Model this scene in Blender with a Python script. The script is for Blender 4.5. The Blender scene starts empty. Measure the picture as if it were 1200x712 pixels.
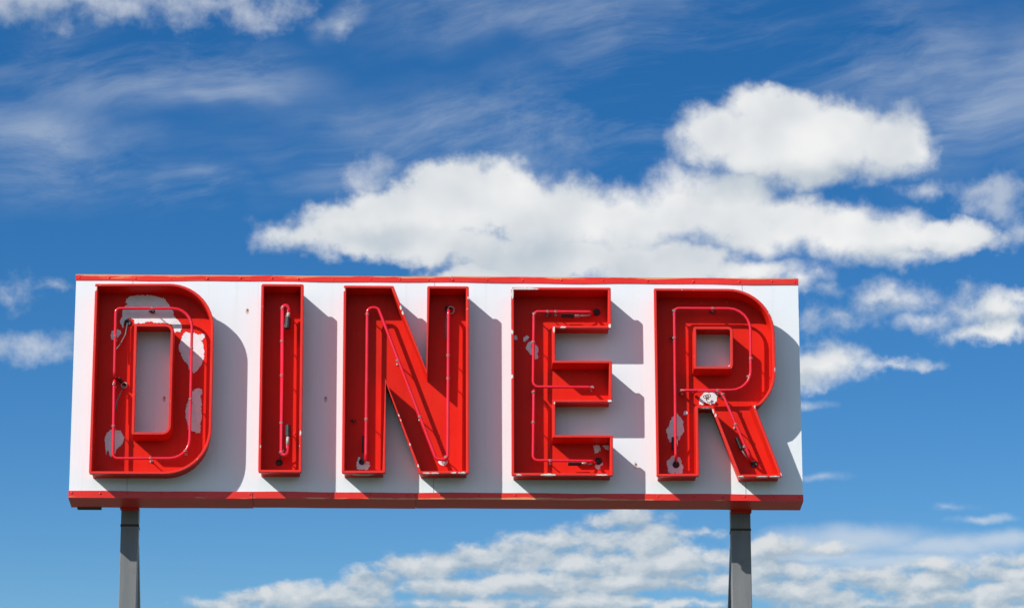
import bpy, bmesh, math, random
from mathutils import Vector, Matrix
from mathutils.geometry import tessellate_polygon

random.seed(7)
scene = bpy.context.scene
col = scene.collection

# ------------------------------------------------------------------ camera, sky, sun, exposure
ZB = 11.2                       # height of the underside of the sign above the ground
cam_data = bpy.data.cameras.new('camera')
cam_data.sensor_width = 36.0
cam_data.lens = 36.0 * 4674.8 / 1200.0
cam_data.clip_start = 0.5
cam_data.clip_end = 30000
cam = bpy.data.objects.new('camera', cam_data)
col.objects.link(cam)
PITCH, YAW, ROLL = 0.303754, 0.0225426, -0.000494
fwd = Vector((math.sin(YAW) * math.cos(PITCH), math.cos(YAW) * math.cos(PITCH), math.sin(PITCH)))
rgt = Vector((math.cos(YAW), -math.sin(YAW), 0))
upv = rgt.cross(fwd)
r2 = rgt * math.cos(ROLL) + upv * math.sin(ROLL)
u2 = upv * math.cos(ROLL) - rgt * math.sin(ROLL)
m = Matrix((r2, u2, -fwd)).transposed().to_4x4()
m.translation = Vector((-0.11095, -36.8184, ZB - 9.5944))
cam.matrix_world = m
scene.camera = cam

SUN_TRAVEL = Vector((1.317, 1.0, -1.17)).normalized()
sun_data = bpy.data.lights.new('sun', 'SUN')
sun_data.energy = 5.0
sun_data.angle = math.radians(0.53)
sun_data.color = (1.0, 0.985, 0.955)
sun = bpy.data.objects.new('sun', sun_data)
sun.rotation_euler = SUN_TRAVEL.to_track_quat('-Z', 'Y').to_euler()
sun.location = (-40, -30, 45)
col.objects.link(sun)

scene.view_settings.view_transform = 'Standard'
scene.view_settings.look = 'None'
scene.view_settings.exposure = 0.0
scene.view_settings.gamma = 1.0
scene.view_settings.use_curve_mapping = False


class Graph:
    """Small helper for building node trees."""
    def __init__(self, tree):
        self.t = tree
        self.n = tree.nodes
        self.l = tree.links

    def put(self, sock, v):
        if isinstance(v, bpy.types.NodeSocket):
            self.l.new(v, sock)
        else:
            sock.default_value = v

    def math(self, op, a, b=None, c=None, clamp=False):
        n = self.n.new('ShaderNodeMath'); n.operation = op; n.use_clamp = clamp
        self.put(n.inputs[0], a)
        if b is not None: self.put(n.inputs[1], b)
        if c is not None: self.put(n.inputs[2], c)
        return n.outputs[0]

    def vec(self, op, a, b=None, scale=None):
        n = self.n.new('ShaderNodeVectorMath'); n.operation = op
        self.put(n.inputs[0], a)
        if b is not None: self.put(n.inputs[1], b)
        if scale is not None: self.put(n.inputs['Scale'], scale)
        return n.outputs['Value'] if op in ('LENGTH', 'DOT_PRODUCT', 'DISTANCE') else n.outputs['Vector']

    def comb(self, x, y, z):
        n = self.n.new('ShaderNodeCombineXYZ')
        for i, v in enumerate((x, y, z)): self.put(n.inputs[i], v)
        return n.outputs[0]

    def sep(self, v):
        n = self.n.new('ShaderNodeSeparateXYZ'); self.put(n.inputs[0], v)
        return n.outputs

    def noise(self, v, scale, detail=4, rough=0.55, dist=0.0, color=False):
        n = self.n.new('ShaderNodeTexNoise')
        self.put(n.inputs['Vector'], v)
        n.inputs['Scale'].default_value = scale
        n.inputs['Detail'].default_value = detail
        n.inputs['Roughness'].default_value = rough
        n.inputs['Distortion'].default_value = dist
        return n.outputs['Color'] if color else n.outputs['Fac']

    def rng(self, v, a, b, c=0.0, d=1.0, smooth=False):
        n = self.n.new('ShaderNodeMapRange'); n.clamp = True
        if smooth: n.interpolation_type = 'SMOOTHSTEP'
        self.put(n.inputs['Value'], v)
        for k, x in (('From Min', a), ('From Max', b), ('To Min', c), ('To Max', d)):
            self.put(n.inputs[k], x)
        return n.outputs['Result']

    def mix(self, f, a, b):
        n = self.n.new('ShaderNodeMix'); n.data_type = 'RGBA'
        self.put(n.inputs[0], f)
        self.put(n.inputs[6], a if isinstance(a, bpy.types.NodeSocket) else (*a, 1))
        self.put(n.inputs[7], b if isinstance(b, bpy.types.NodeSocket) else (*b, 1))
        return n.outputs[2]


# cloud masses by direction: (azimuth * cos, elevation, half width, half height), all in degrees
THIN = [(-5.91, 17.43, 0.638, 0.245, 0.4), (-5.3, 17.55, 0.588, 0.11, 0.35), (-5.69, 16.67, 0.981, 0.208, 0.5), (-5.19, 16.76, 0.441, 0.245, 0.4), (-0.79, 19.13, 0.417, 0.27, 0.5), (-0.6, 19.33, 0.319, 0.172, 0.3), (7.14, 18.94, 0.343, 0.135, 0.5), (8.09, 18.83, 0.539, 0.245, 0.5), (8.11, 18.56, 0.49, 0.196, 0.4), (8.51, 18.24, 0.294, 0.221, 0.4), (-2.09, 18.52, 0.368, 0.123, 0.3), (5.88, 17.54, 0.245, 0.098, 0.3), (-6.13, 21.61, 1.594, 0.368, 0.55), (-4.77, 21.67, 1.716, 0.343, 0.5), (-3.4, 21.69, 1.471, 0.343, 0.5), (-2.65, 21.59, 0.858, 0.294, 0.45), (-2.39, 21.4, 0.441, 0.172, 0.35), (-1.17, 21.38, 0.221, 0.172, 0.2)]
BASES = [(5.0, 19.12, 1.226, 0.27, 1.0), (5.68, 19.19, 1.349, 0.27, 1.0), (5.0, 19.12, 1.226, 0.27, 1.0), (1.72, 17.99, 2.697, 0.441, 1.0), (-0.74, 18.28, 1.103, 0.27, 1.0), (6.63, 18.0, 1.349, 0.221, 1.0), (6.6, 17.23, 0.858, 0.147, 1.0), (5.67, 16.32, 0.736, 0.147, 1.0), (-5.5, 21.32, 2.452, 0.172, 1.0), (8.11, 16.93, 0.613, 0.123, 1.0)]
SHEET = [(7.94, 14.22, 0.441, 0.074, 0.8), (5.63, 14.88, 0.368, 0.061, 0.5), (7.48, 14.41, 0.245, 0.049, 0.4), (5.45, 15.92, 0.294, 0.074, 0.7), (6.03, 13.97, 1.471, 0.245, 1.0), (5.19, 13.87, 0.858, 0.27, 1.0), (7.46, 13.84, 1.349, 0.196, 1.0), (8.17, 13.91, 0.736, 0.172, 1.0), (5.55, 13.74, 1.471, 0.123, 1.0), (6.74, 13.67, 1.839, 0.147, 1.0)]
CUMULUS = [(4.19, 19.84, 0.76, 0.515, 1.0), (4.96, 19.86, 1.177, 0.588, 1.0), (5.76, 19.8, 1.287, 0.613, 1.0), (6.55, 19.64, 0.809, 0.588, 1.0), (5.32, 19.51, 1.471, 0.49, 1.0), (5.02, 20.17, 0.981, 0.319, 1.0), (6.14, 20.09, 0.613, 0.27, 0.6), (-1.91, 18.34, 0.613, 0.245, 0.45), (-1.26, 18.47, 0.809, 0.392, 0.75), (-0.37, 18.6, 0.981, 0.564, 1.0), (0.43, 18.87, 0.785, 0.662, 1.0), (1.11, 18.9, 0.907, 0.662, 1.0), (1.85, 18.63, 1.103, 0.638, 1.0), (2.77, 18.55, 1.165, 0.662, 1.0), (3.7, 18.76, 0.981, 0.687, 1.0), (4.32, 18.82, 1.03, 0.687, 1.0), (4.99, 18.54, 0.981, 0.539, 1.0), (5.78, 18.45, 0.981, 0.49, 1.0), (6.51, 18.28, 0.981, 0.466, 1.0), (7.36, 18.21, 0.956, 0.294, 0.9), (0.0, 18.23, 1.471, 0.294, 0.6), (-0.98, 18.2, 0.736, 0.196, 0.4), (1.72, 18.07, 1.716, 0.49, 1.0), (3.32, 18.0, 1.471, 0.417, 1.0), (0.86, 17.77, 1.103, 0.196, 0.7), (2.46, 17.53, 1.594, 0.294, 1.0), (4.67, 17.84, 0.981, 0.221, 0.6), (5.34, 17.72, 0.49, 0.172, 0.45), (6.75, 17.98, 0.858, 0.172, 0.5), (6.61, 17.37, 0.809, 0.27, 0.44), (6.12, 17.21, 0.564, 0.245, 0.32), (7.02, 17.04, 0.539, 0.159, 0.28), (8.11, 17.12, 0.711, 0.343, 0.33), (8.42, 17.33, 0.441, 0.221, 0.32), (8.07, 16.82, 0.711, 0.159, 0.45), (5.64, 16.49, 0.76, 0.319, 0.6), (6.7, 16.48, 0.687, 0.11, 0.38), (5.37, 16.33, 0.588, 0.221, 0.45)]
LOW_CLOUD = [(-2.81, 13.09, 0.736, 0.147, 0.7), (-2.36, 13.17, 0.613, 0.172, 0.8), (-1.74, 13.25, 0.564, 0.245, 1.0), (-1.4, 13.18, 0.736, 0.196, 1.0), (-0.71, 13.33, 0.539, 0.294, 1.0), (-0.51, 13.48, 0.319, 0.221, 0.8), (-1.1, 13.11, 0.858, 0.147, 1.0), (-0.21, 13.63, 0.539, 0.221, 0.8), (0.27, 13.66, 0.858, 0.27, 1.0), (0.87, 13.73, 0.932, 0.27, 1.0), (1.47, 13.8, 0.809, 0.294, 1.0), (1.83, 14.0, 0.613, 0.221, 0.8), (0.39, 13.32, 1.349, 0.196, 0.8), (1.71, 13.39, 1.471, 0.221, 1.0), (0.75, 13.1, 1.471, 0.123, 0.7), (2.19, 13.14, 1.103, 0.172, 0.8), (2.43, 14.02, 0.687, 0.294, 1.0), (2.62, 14.29, 0.417, 0.196, 0.7), (2.98, 14.34, 0.441, 0.196, 0.9), (3.15, 14.02, 0.736, 0.392, 1.0), (3.7, 14.06, 0.564, 0.159, 0.6), (4.02, 14.08, 0.441, 0.11, 0.45), (2.43, 13.68, 1.103, 0.245, 1.0), (3.39, 13.67, 1.103, 0.27, 1.0), (4.05, 13.69, 0.613, 0.245, 1.0), (2.79, 13.38, 1.103, 0.196, 1.0), (3.75, 13.38, 1.103, 0.196, 1.0), (4.23, 13.42, 0.49, 0.221, 1.0), (2.67, 13.12, 1.103, 0.098, 0.6), (3.74, 13.11, 0.981, 0.098, 0.6), (4.89, 13.8, 0.687, 0.172, 0.8), (5.55, 13.84, 0.613, 0.098, 0.5), (4.95, 13.55, 0.809, 0.196, 1.0), (5.18, 13.26, 0.858, 0.27, 1.0), (5.71, 13.15, 0.736, 0.196, 0.8), (6.25, 13.43, 0.981, 0.196, 0.7), (7.03, 13.56, 0.736, 0.123, 0.6), (6.85, 13.32, 1.471, 0.221, 0.9), (7.8, 13.44, 1.103, 0.221, 0.9), (7.31, 13.11, 1.594, 0.196, 0.8), (8.14, 13.16, 0.981, 0.221, 1.0), (6.24, 13.04, 1.103, 0.123, 0.7), (8.28, 13.62, 0.613, 0.147, 0.7), (8.19, 12.94, 0.736, 0.147, 1.0)]
VEIL = [(-5.79, 19.29, 1.839, 0.49, 1.0), (-3.24, 20.33, 0.858, 0.172, 1.0), (-5.57, 19.79, 0.858, 0.49, 1.0), (-3.99, 20.7, 1.962, 0.49, 1.0), (-3.33, 19.01, 0.736, 0.196, 1.0), (-1.08, 21.38, 0.27, 0.196, 1.0), (0.86, 21.64, 1.103, 0.196, 1.0), (1.74, 21.39, 1.716, 0.368, 1.0), (3.23, 20.77, 1.349, 0.736, 1.0), (3.72, 20.39, 1.103, 0.613, 1.0), (2.35, 19.92, 1.962, 0.417, 1.0), (6.22, 20.95, 1.962, 0.49, 1.0), (2.49, 21.51, 2.452, 0.49, 1.0), (7.8, 20.04, 1.349, 0.736, 1.0), (8.43, 20.49, 0.981, 0.736, 1.0), (1.23, 19.93, 2.697, 0.49, 1.0), (-0.25, 19.43, 2.084, 0.319, 1.0), (6.84, 20.8, 1.962, 0.368, 1.0)]


world = bpy.data.worlds.new('World')
scene.world = world
world.use_nodes = True
wt = world.node_tree
wt.nodes.clear()
g = Graph(wt)
tc = wt.nodes.new('ShaderNodeTexCoord')
d = g.vec('NORMALIZE', tc.outputs['Generated'])
dx, dy, dz = g.sep(d)
el = g.math('MULTIPLY', g.math('ARCSINE', dz), 180 / math.pi)
az = g.math('MULTIPLY', g.math('ARCTAN2', dx, dy), 180 / math.pi * 0.954)

# clear sky: the air is very clean, so the blue deepens quickly with height
sky = wt.nodes.new('ShaderNodeTexSky')
sky.sky_type = 'NISHITA'
sky.sun_disc = False
sky.sun_elevation = math.radians(35.28)
sky.sun_rotation = math.radians(232.8)
sky.air_density = 1.5
sky.dust_density = 0.0
sky.ozone_density = 8.0
el2 = g.math('MULTIPLY', g.rng(el, 12.4, 31.6, 8.0, 61.0), math.pi / 180)
hor = g.vec('NORMALIZE', g.comb(dx, dy, 0.0))
hs = g.vec('SCALE', hor, scale=g.math('COSINE', el2))
g.l.new(g.vec('ADD', hs, g.comb(0.0, 0.0, g.math('SINE', el2))), sky.inputs['Vector'])
hsv = wt.nodes.new('ShaderNodeHueSaturation')
hsv.inputs['Saturation'].default_value = 1.24
hsv.inputs['Value'].default_value = 1.0
hsv.inputs['Hue'].default_value = 0.505
g.l.new(sky.outputs['Color'], hsv.inputs['Color'])
bg_sky = wt.nodes.new('ShaderNodeBackground')
bg_sky.inputs['Strength'].default_value = 0.115
g.l.new(hsv.outputs['Color'], bg_sky.inputs['Color'])

# billows that bend the edges of every cloud
warp1 = g.vec('SUBTRACT', g.noise(d, 34, 2, 0.5, color=True), (0.5, 0.5, 0.5))
warp2 = g.vec('SUBTRACT', g.noise(d, 95, 4, 0.55, color=True), (0.5, 0.5, 0.5))
flat = g.comb(az, el, 0.0)
pw = g.vec('ADD', flat, g.vec('MULTIPLY', warp1, (0.7, 0.45, 0.0)))
pw = g.vec('ADD', pw, g.vec('MULTIPLY', warp2, (0.7, 0.5, 0.0)))


def mass(p, blobs, soft=0.12):
    """Heaped-up field: 1 in the middle of a mass, 0 on its outline; thin clouds peak lower."""
    acc = None
    for cx, cy, rx, ry, peak in blobs:
        k = g.vec('LENGTH', g.vec('DIVIDE', g.vec('SUBTRACT', p, (cx, cy, 0)), (rx / peak, ry / peak, 1)))
        v = g.math('SUBTRACT', peak, k)
        acc = v if acc is None else g.math('SMOOTH_MAX', acc, v, soft)
    return acc


fb = g.noise(d, 88, 6, 0.54)                                   # puffs
big = g.noise(d, 40, 3, 0.5)
big_l = g.noise(g.vec('ADD', d, (-0.006, 0.0, 0.009)), 40, 3, 0.5)     # the same swellings a step towards the sun
inside = g.math('MULTIPLY', g.rng(g.math('ABSOLUTE', g.math('SUBTRACT', az, 1.2)), 8.0, 11.0, 1, 0, True),
                g.rng(g.math('ABSOLUTE', g.math('SUBTRACT', el, 17.4)), 4.4, 6.0, 1, 0, True))
outside = g.math('SUBTRACT', 1.0, inside)
gen = g.noise(g.vec('MULTIPLY', d, (1, 1, 2.2)), 4.6, 5, 0.5)   # fair-weather clouds over the rest of the sky
gen = g.math('SUBTRACT', g.rng(gen, 0.36, 0.66, -0.75, 0.75), g.math('MULTIPLY', inside, 2.0))
wisp = g.math('SUBTRACT', fb, 0.5)
m0 = g.math('MAXIMUM', mass(pw, CUMULUS), gen)
fine = g.math('SUBTRACT', g.noise(d, 300, 4, 0.6), 0.5)
mc = g.math('MULTIPLY', g.math('MINIMUM', m0, 0.62), 2.1)
mc = g.math('ADD', g.math('MULTIPLY_ADD', wisp, 1.65, mc), g.math('MULTIPLY', fine, 0.7))
soft = g.rng(g.noise(g.vec('ADD', d, (3.1, 0.0, 1.7)), 17, 2, 0.5), 0.38, 0.62, 0.64, 1.30)      # some edges crisp, others frayed
a_c = g.rng(mc, -0.24, soft, 0.0, 1.0, True)
mt = g.math('MULTIPLY', g.math('MINIMUM', mass(pw, THIN, 0.2), 0.5), 1.6)
mt = g.math('ADD', g.math('MULTIPLY_ADD', wisp, 2.2, mt), g.math('MULTIPLY', fine, 0.8))
a_c = g.math('MAXIMUM', a_c, g.rng(mt, -0.25, 1.05, 0.0, 0.60, True))
tone = g.math('ADD', g.math('MULTIPLY', g.math('SUBTRACT', big, big_l), 1.2), g.math('MULTIPLY', wisp, 0.16))
tone = g.math('ADD', tone, g.rng(m0, 0.0, 0.5, 0.66, 0.82))
tone = g.math('SUBTRACT', tone, g.math('MULTIPLY', g.rng(mass(pw, BASES, 0.2), -0.25, 0.8, 0.0, 1.0, True), 0.46), clamp=True)
c_c = g.mix(tone, (0.44, 0.52, 0.60), (0.88, 0.885, 0.885))

# low bank of stratocumulus: small lumps with lit crowns and grey bases
fl = g.noise(g.vec('MULTIPLY', d, (1.0, 1.0, 1.7)), 84, 7, 0.58)
fl_l = g.noise(g.vec('MULTIPLY', g.vec('ADD', d, (-0.0020, 0.0, 0.0034)), (1.0, 1.0, 1.7)), 84, 7, 0.58)
pl = g.vec('ADD', flat, g.vec('MULTIPLY', warp2, (0.55, 0.32, 0.0)))
ml0 = mass(pl, LOW_CLOUD, 0.2)
lowgen = g.rng(g.noise(g.vec('MULTIPLY', d, (1, 1, 4.0)), 13, 5, 0.55), 0.36, 0.66, -0.7, 0.6)
lowgen = g.math('SUBTRACT', g.math('SUBTRACT', lowgen, g.rng(el, 8, 15, 0.0, 2.0)), g.math('MULTIPLY', inside, 2.0))
ml = g.math('MULTIPLY', g.math('MINIMUM', g.math('MAXIMUM', ml0, lowgen), 0.6), 1.3)
ml = g.math('ADD', g.math('MULTIPLY_ADD', g.math('SUBTRACT', fl, 0.5), 2.3, ml), g.math('MULTIPLY', fine, 0.35))
a_l = g.rng(ml, -0.12, 0.66, 0.0, 0.86, True)
ml_up = mass(g.vec('ADD', pl, (-0.05, 0.10, 0.0)), LOW_CLOUD, 0.1)
t_l = g.math('MULTIPLY_ADD', g.math('SUBTRACT', fl, fl_l), 2.6, 0.42)
t_l = g.math('MULTIPLY_ADD', g.math('SUBTRACT', ml0, ml_up), 0.9, t_l)
t_l = g.math('MULTIPLY_ADD', fine, 0.5, t_l, clamp=True)
c_l = g.mix(t_l, (0.38, 0.47, 0.55), (0.75, 0.76, 0.755))

# high thin veil, combed by the wind
vw = g.noise(flat, 0.28, 3, 0.5, color=True)
bend = g.vec('SCALE', g.vec('SUBTRACT', vw, (0.5, 0.5, 0.5)), scale=1.0)
across = g.math('SUBTRACT', el, g.math('MULTIPLY', az, 0.17))
comb_v = g.vec('ADD', g.vec('MULTIPLY', g.comb(g.math('MULTIPLY_ADD', el, 0.2, az), across, 0.0), (0.24, 1.0, 1.0)), bend)
st = g.noise(comb_v, 0.75, 10, 0.64, 0.25)
fibre = g.noise(g.vec('MULTIPLY', comb_v, (0.8, 2.0, 1.0)), 1.7, 8, 0.68, 0.3)
mv = g.math('ADD', mass(g.vec('ADD', flat, g.vec('MULTIPLY', warp1, (2.2, 1.4, 0.0))), VEIL, 0.4), g.math('MULTIPLY', outside, 0.25))
mv = g.rng(mv, -0.9, 0.9, 0.0, 1.0, True)
a_v = g.math('MULTIPLY_ADD', g.math('SUBTRACT', fibre, 0.5), 0.24, g.rng(st, 0.36, 0.76, 0.0, 0.46, True), clamp=True)
a_v = g.math('MULTIPLY', mv, a_v)

bg_v = wt.nodes.new('ShaderNodeBackground'); bg_v.inputs['Color'].default_value = (0.66, 0.72, 0.78, 1)
bg_l = wt.nodes.new('ShaderNodeBackground'); g.l.new(c_l, bg_l.inputs['Color'])
bg_c = wt.nodes.new('ShaderNodeBackground'); g.l.new(c_c, bg_c.inputs['Color'])


def over(fac, a, b):
    n = wt.nodes.new('ShaderNodeMixShader')
    g.l.new(fac, n.inputs[0]); g.l.new(a.outputs[0], n.inputs[1]); g.l.new(b.outputs[0], n.inputs[2])
    return n


above = g.rng(el, -1.0, 1.5, 0.0, 1.0)
a_h = g.rng(mass(g.vec('ADD', flat, g.vec('MULTIPLY', warp2, (1.2, 0.25, 0.0))), SHEET, 0.3), -0.25, 0.9, 0.0, 0.66, True)
a_v = g.math('MAXIMUM', a_v, a_h)
s1 = over(g.math('MULTIPLY', a_v, above), bg_sky, bg_v)
s2 = over(g.math('MULTIPLY', a_l, above), s1, bg_l)
s3 = over(g.math('MULTIPLY', a_c, above), s2, bg_c)
wout = wt.nodes.new('ShaderNodeOutputWorld')
g.l.new(s3.outputs[0], wout.inputs['Surface'])
world.cycles.sampling_method = 'MANUAL'
world.cycles.sample_map_resolution = 512

scene.cycles.max_bounces = 8
scene.cycles.diffuse_bounces = 1
scene.cycles.use_denoising = True

# ------------------------------------------------------------------ materials
MATS = {}


def new_mat(name, base, rough=0.5, metal=0.0, coat=0.0):
    mt = bpy.data.materials.new(name)
    mt.use_nodes = True
    b = mt.node_tree.nodes['Principled BSDF']
    b.inputs['Base Color'].default_value = (*base, 1)
    b.inputs['Roughness'].default_value = rough
    b.inputs['Metallic'].default_value = metal
    b.inputs['Coat Weight'].default_value = coat
    MATS[name] = mt
    gg = Graph(mt.node_tree)
    gg.b = b
    gg.obj = mt.node_tree.nodes.new('ShaderNodeTexCoord').outputs['Object']
    return gg


def bump(gg, h, strength=0.2, dist=0.01):
    n = gg.n.new('ShaderNodeBump')
    n.inputs['Strength'].default_value = strength
    n.inputs['Distance'].default_value = dist
    gg.l.new(h, n.inputs['Height'])
    gg.l.new(n.outputs['Normal'], gg.b.inputs['Normal'])


CHIPS = [(-3.284, 2.001, 0.014, 0.023), (-0.903, 2.008, 0.011, 0.021), (-0.353, 1.831, 0.012, 0.026), (-0.335, 1.78, 0.011, 0.021), (0.291, 1.93, 0.009, 0.014), (-0.36, 0.759, 0.012, 0.013), (-0.341, 0.708, 0.011, 0.011), (-0.252, 0.473, 0.012, 0.015), (-0.178, 0.264, 0.007, 0.019), (-0.096, 0.189, 0.039, 0.007), (-0.019, 0.189, 0.043, 0.007), (0.158, 0.193, 0.028, 0.007), (0.211, 0.193, 0.011, 0.007), (0.247, 0.191, 0.028, 0.012), (0.718, 1.976, 0.011, 0.056), (0.82, 2.026, 0.159, 0.012), (0.714, 1.59, 0.009, 0.023), (0.713, 1.146, 0.009, 0.019), (1.116, 1.618, 0.011, 0.033), (1.205, 1.641, 0.028, 0.01), (1.653, 1.658, 0.015, 0.024), (1.12, 0.886, 0.01, 0.014), (1.648, 0.91, 0.021, 0.014), (1.057, 0.178, 0.075, 0.011), (0.778, 0.177, 0.028, 0.006), (1.563, 0.181, 0.056, 0.007), (0.729, 0.156, 0.014, 0.014), (3.149, 1.88, 0.011, 0.019), (3.192, 1.811, 0.01, 0.028), (3.218, 1.743, 0.009, 0.023), (3.235, 1.23, 0.009, 0.028), (2.885, 0.172, 0.028, 0.007), (3.088, 0.169, 0.056, 0.01), (3.209, 0.172, 0.056, 0.008), (3.279, 0.199, 0.015, 0.024), (2.562, 0.838, 0.065, 0.01), (2.631, 0.81, 0.01, 0.028), (2.655, 0.776, 0.009, 0.019), (3.034, 0.859, 0.011, 0.014), (-1.298, 0.576, 0.007, 0.028), (-1.675, 0.44, 0.007, 0.011), (-2.516, 1.211, 0.007, 0.028), (2.818, 1.244, 0.011, 0.009)]


# red enamel of the letter channels: faded, scuffed, faint run marks
q = new_mat('red_enamel', (0.7, 0.02, 0.012), 0.42)
n1 = q.noise(q.obj, 2.2, 5, 0.6)
n2 = q.noise(q.vec('MULTIPLY', q.obj, (9.0, 9.0, 0.7)), 2.0, 5, 0.6)
n3 = q.noise(q.obj, 38, 4, 0.6)
c = q.mix(q.rng(n1, 0.35, 0.7), (0.73, 0.016, 0.007), (0.79, 0.022, 0.010))
c = q.mix(q.rng(n2, 0.52, 0.8, 0.0, 0.4), c, (0.52, 0.008, 0.005))
n5 = q.noise(q.obj, 6.5, 6, 0.68)
c = q.mix(q.rng(n5, 0.58, 0.76, 0.0, 0.3), c, (0.68, 0.030, 0.018))
c = q.mix(q.rng(q.noise(q.obj, 70, 3, 0.6), 0.74, 0.80, 0.0, 0.8), c, (0.16, 0.02, 0.015))
c = q.mix(q.rng(n3, 0.72, 0.82, 0.0, 0.3), c, (0.55, 0.08, 0.06))
q.b.inputs['Specular IOR Level'].default_value = 0.12
# bare white metal under the first leg of the N
k = q.vec('LENGTH', q.vec('DIVIDE', q.vec('SUBTRACT', q.vec('ADD', q.obj, q.vec('SCALE', q.vec('SUBTRACT', q.noise(q.obj, 14, 3, 0.6, color=True), (0.5, 0.5, 0.5)), scale=0.06)), (-0.70, -0.14, 0.20)), (0.11, 0.085, 0.05)))
c = q.mix(q.rng(k, 0.9, 1.0, 1.0, 0.0), c, (0.62, 0.60, 0.55))
q.l.new(c, q.b.inputs['Base Color'])
q.l.new(q.rng(n1, 0.3, 0.7, 0.36, 0.52), q.b.inputs['Roughness'])
bump(q, q.noise(q.obj, 5, 3, 0.5), 0.25, 0.006)

# edge trim of the letters: brighter red with chips down to white metal
q = new_mat('red_edge_trim', (0.78, 0.04, 0.02), 0.38)
n1 = q.noise(q.obj, 3.0, 4, 0.6)
c = q.mix(q.rng(n1, 0.35, 0.7), (0.74, 0.020, 0.010), (0.80, 0.030, 0.016))
wob = q.vec('ADD', q.obj, q.vec('SCALE', q.vec('SUBTRACT', q.noise(q.obj, 45, 3, 0.6, color=True), (0.5, 0.5, 0.5)), scale=0.022))
acc = None
for cx, cz, rx, rz in CHIPS:
    v = q.vec('LENGTH', q.vec('DIVIDE', q.vec('SUBTRACT', wob, (cx, -0.24, cz)), (rx, 0.05, rz)))
    acc = v if acc is None else q.math('MINIMUM', acc, v)
tiny = q.rng(q.noise(q.obj, 30, 3, 0.6), 0.73, 0.75)
c = q.mix(q.math('MAXIMUM', q.rng(acc, 0.9, 1.02, 1.0, 0.0), tiny), c, (0.74, 0.72, 0.66))
q.l.new(c, q.b.inputs['Base Color'])
bump(q, q.noise(q.obj, 20, 3, 0.5), 0.15, 0.003)

# red strips along the top and bottom of the cabinet, worn to older yellow paint along the outer edge
for nm, lo, hi in (('red_strip_top', 2.196, 2.222), ('red_strip_bottom', 0.022, 0.004)):
    q = new_mat(nm, (0.78, 0.03, 0.016), 0.36)
    x, y, z = q.sep(q.obj)
    n1 = q.noise(q.obj, 1.7, 4, 0.6)
    c = q.mix(q.rng(n1, 0.35, 0.7), (0.76, 0.018, 0.010), (0.81, 0.032, 0.014))
    streak = q.noise(q.vec('MULTIPLY', q.obj, (1.0, 0.2, 14.0)), 2.1, 6, 0.62)
    thr = q.rng(x, -3.4, 2.6, 0.40, 0.52) if nm == 'red_strip_top' else q.rng(q.math('ABSOLUTE', q.math('ADD', x, -0.6)), 0.4, 2.2, 0.46, 0.66)
    w = q.rng(q.math('SUBTRACT', q.math('ADD', streak, q.rng(z, lo, hi, -0.16, 0.10)), thr), 0.0, 0.07)
    front = q.rng(y, 0.02, -0.002)
    c = q.mix(q.math('MULTIPLY', q.math('MULTIPLY', w, front), 0.8), c, q.mix(q.noise(q.obj, 6, 2), (0.78, 0.22, 0.05), (0.78, 0.55, 0.28)))
    grime = q.noise(q.vec('MULTIPLY', q.obj, (3.0, 3.0, 3.0)), 1.5, 5, 0.65)
    c = q.mix(q.math('MULTIPLY', q.rng(grime, 0.5, 0.72, 0.0, 0.5), q.rng(y, 0.0, 0.03)), c, (0.30, 0.09, 0.06))
    q.l.new(c, q.b.inputs['Base Color'])
    bump(q, q.noise(q.vec('MULTIPLY', q.obj, (1, 3, 3)), 2.5, 3, 0.5), 0.3, 0.006)

# white painted sheet of the sign face
q = new_mat('white_sheet', (0.8, 0.8, 0.8), 0.34)
n1 = q.noise(q.obj, 0.9, 5, 0.6)
n2 = q.noise(q.vec('MULTIPLY', q.obj, (14.0, 1.0, 0.5)), 1.3, 5, 0.6)
c = q.mix(q.rng(n1, 0.3, 0.7), (0.855, 0.875, 0.87), (0.83, 0.845, 0.84))
c = q.mix(q.rng(n2, 0.55, 0.85, 0.0, 0.5), c, (0.68, 0.67, 0.63))
n4 = q.noise(q.obj, 26, 5, 0.7)
c = q.mix(q.rng(n4, 0.66, 0.78, 0.0, 0.35), c, (0.52, 0.46, 0.40))
acc = None
for cx, cz in ((-1.836, 1.872), (-1.070, 0.994), (1.902, 0.354), (-2.615, 0.987)):
    v = q.vec('LENGTH', q.vec('MULTIPLY', q.vec('SUBTRACT', q.obj, (cx, 0, cz - 0.012)), (1.0, 0.0, 0.55)))
    acc = v if acc is None else q.math('MINIMUM', acc, v)
c = q.mix(q.rng(acc, 0.007, 0.022, 0.7, 0.0), c, (0.42, 0.22, 0.10))
q.l.new(c, q.b.inputs['Base Color'])
bump(q, q.noise(q.vec('MULTIPLY', q.obj, (1.0, 1.0, 0.6)), 1.4, 3, 0.5), 0.35, 0.02)

q = new_mat('bare_primer', (0.66, 0.66, 0.67), 0.6)
c = q.mix(q.rng(q.noise(q.obj, 12, 5, 0.65), 0.35, 0.7), (0.88, 0.88, 0.88), (0.74, 0.73, 0.73))
c = q.mix(q.rng(q.noise(q.obj, 40, 3, 0.6), 0.68, 0.75, 0.0, 0.7), c, (0.40, 0.20, 0.14))
q.l.new(c, q.b.inputs['Base Color'])

q = new_mat('pink_red_glass', (0.86, 0.045, 0.085), 0.2, coat=0.5)
c = q.mix(q.rng(q.noise(q.obj, 4, 3, 0.5), 0.35, 0.65), (0.88, 0.012, 0.028), (0.85, 0.022, 0.055))
q.l.new(c, q.b.inputs['Base Color'])
q.b.inputs['Coat Roughness'].default_value = 0.05

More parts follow.
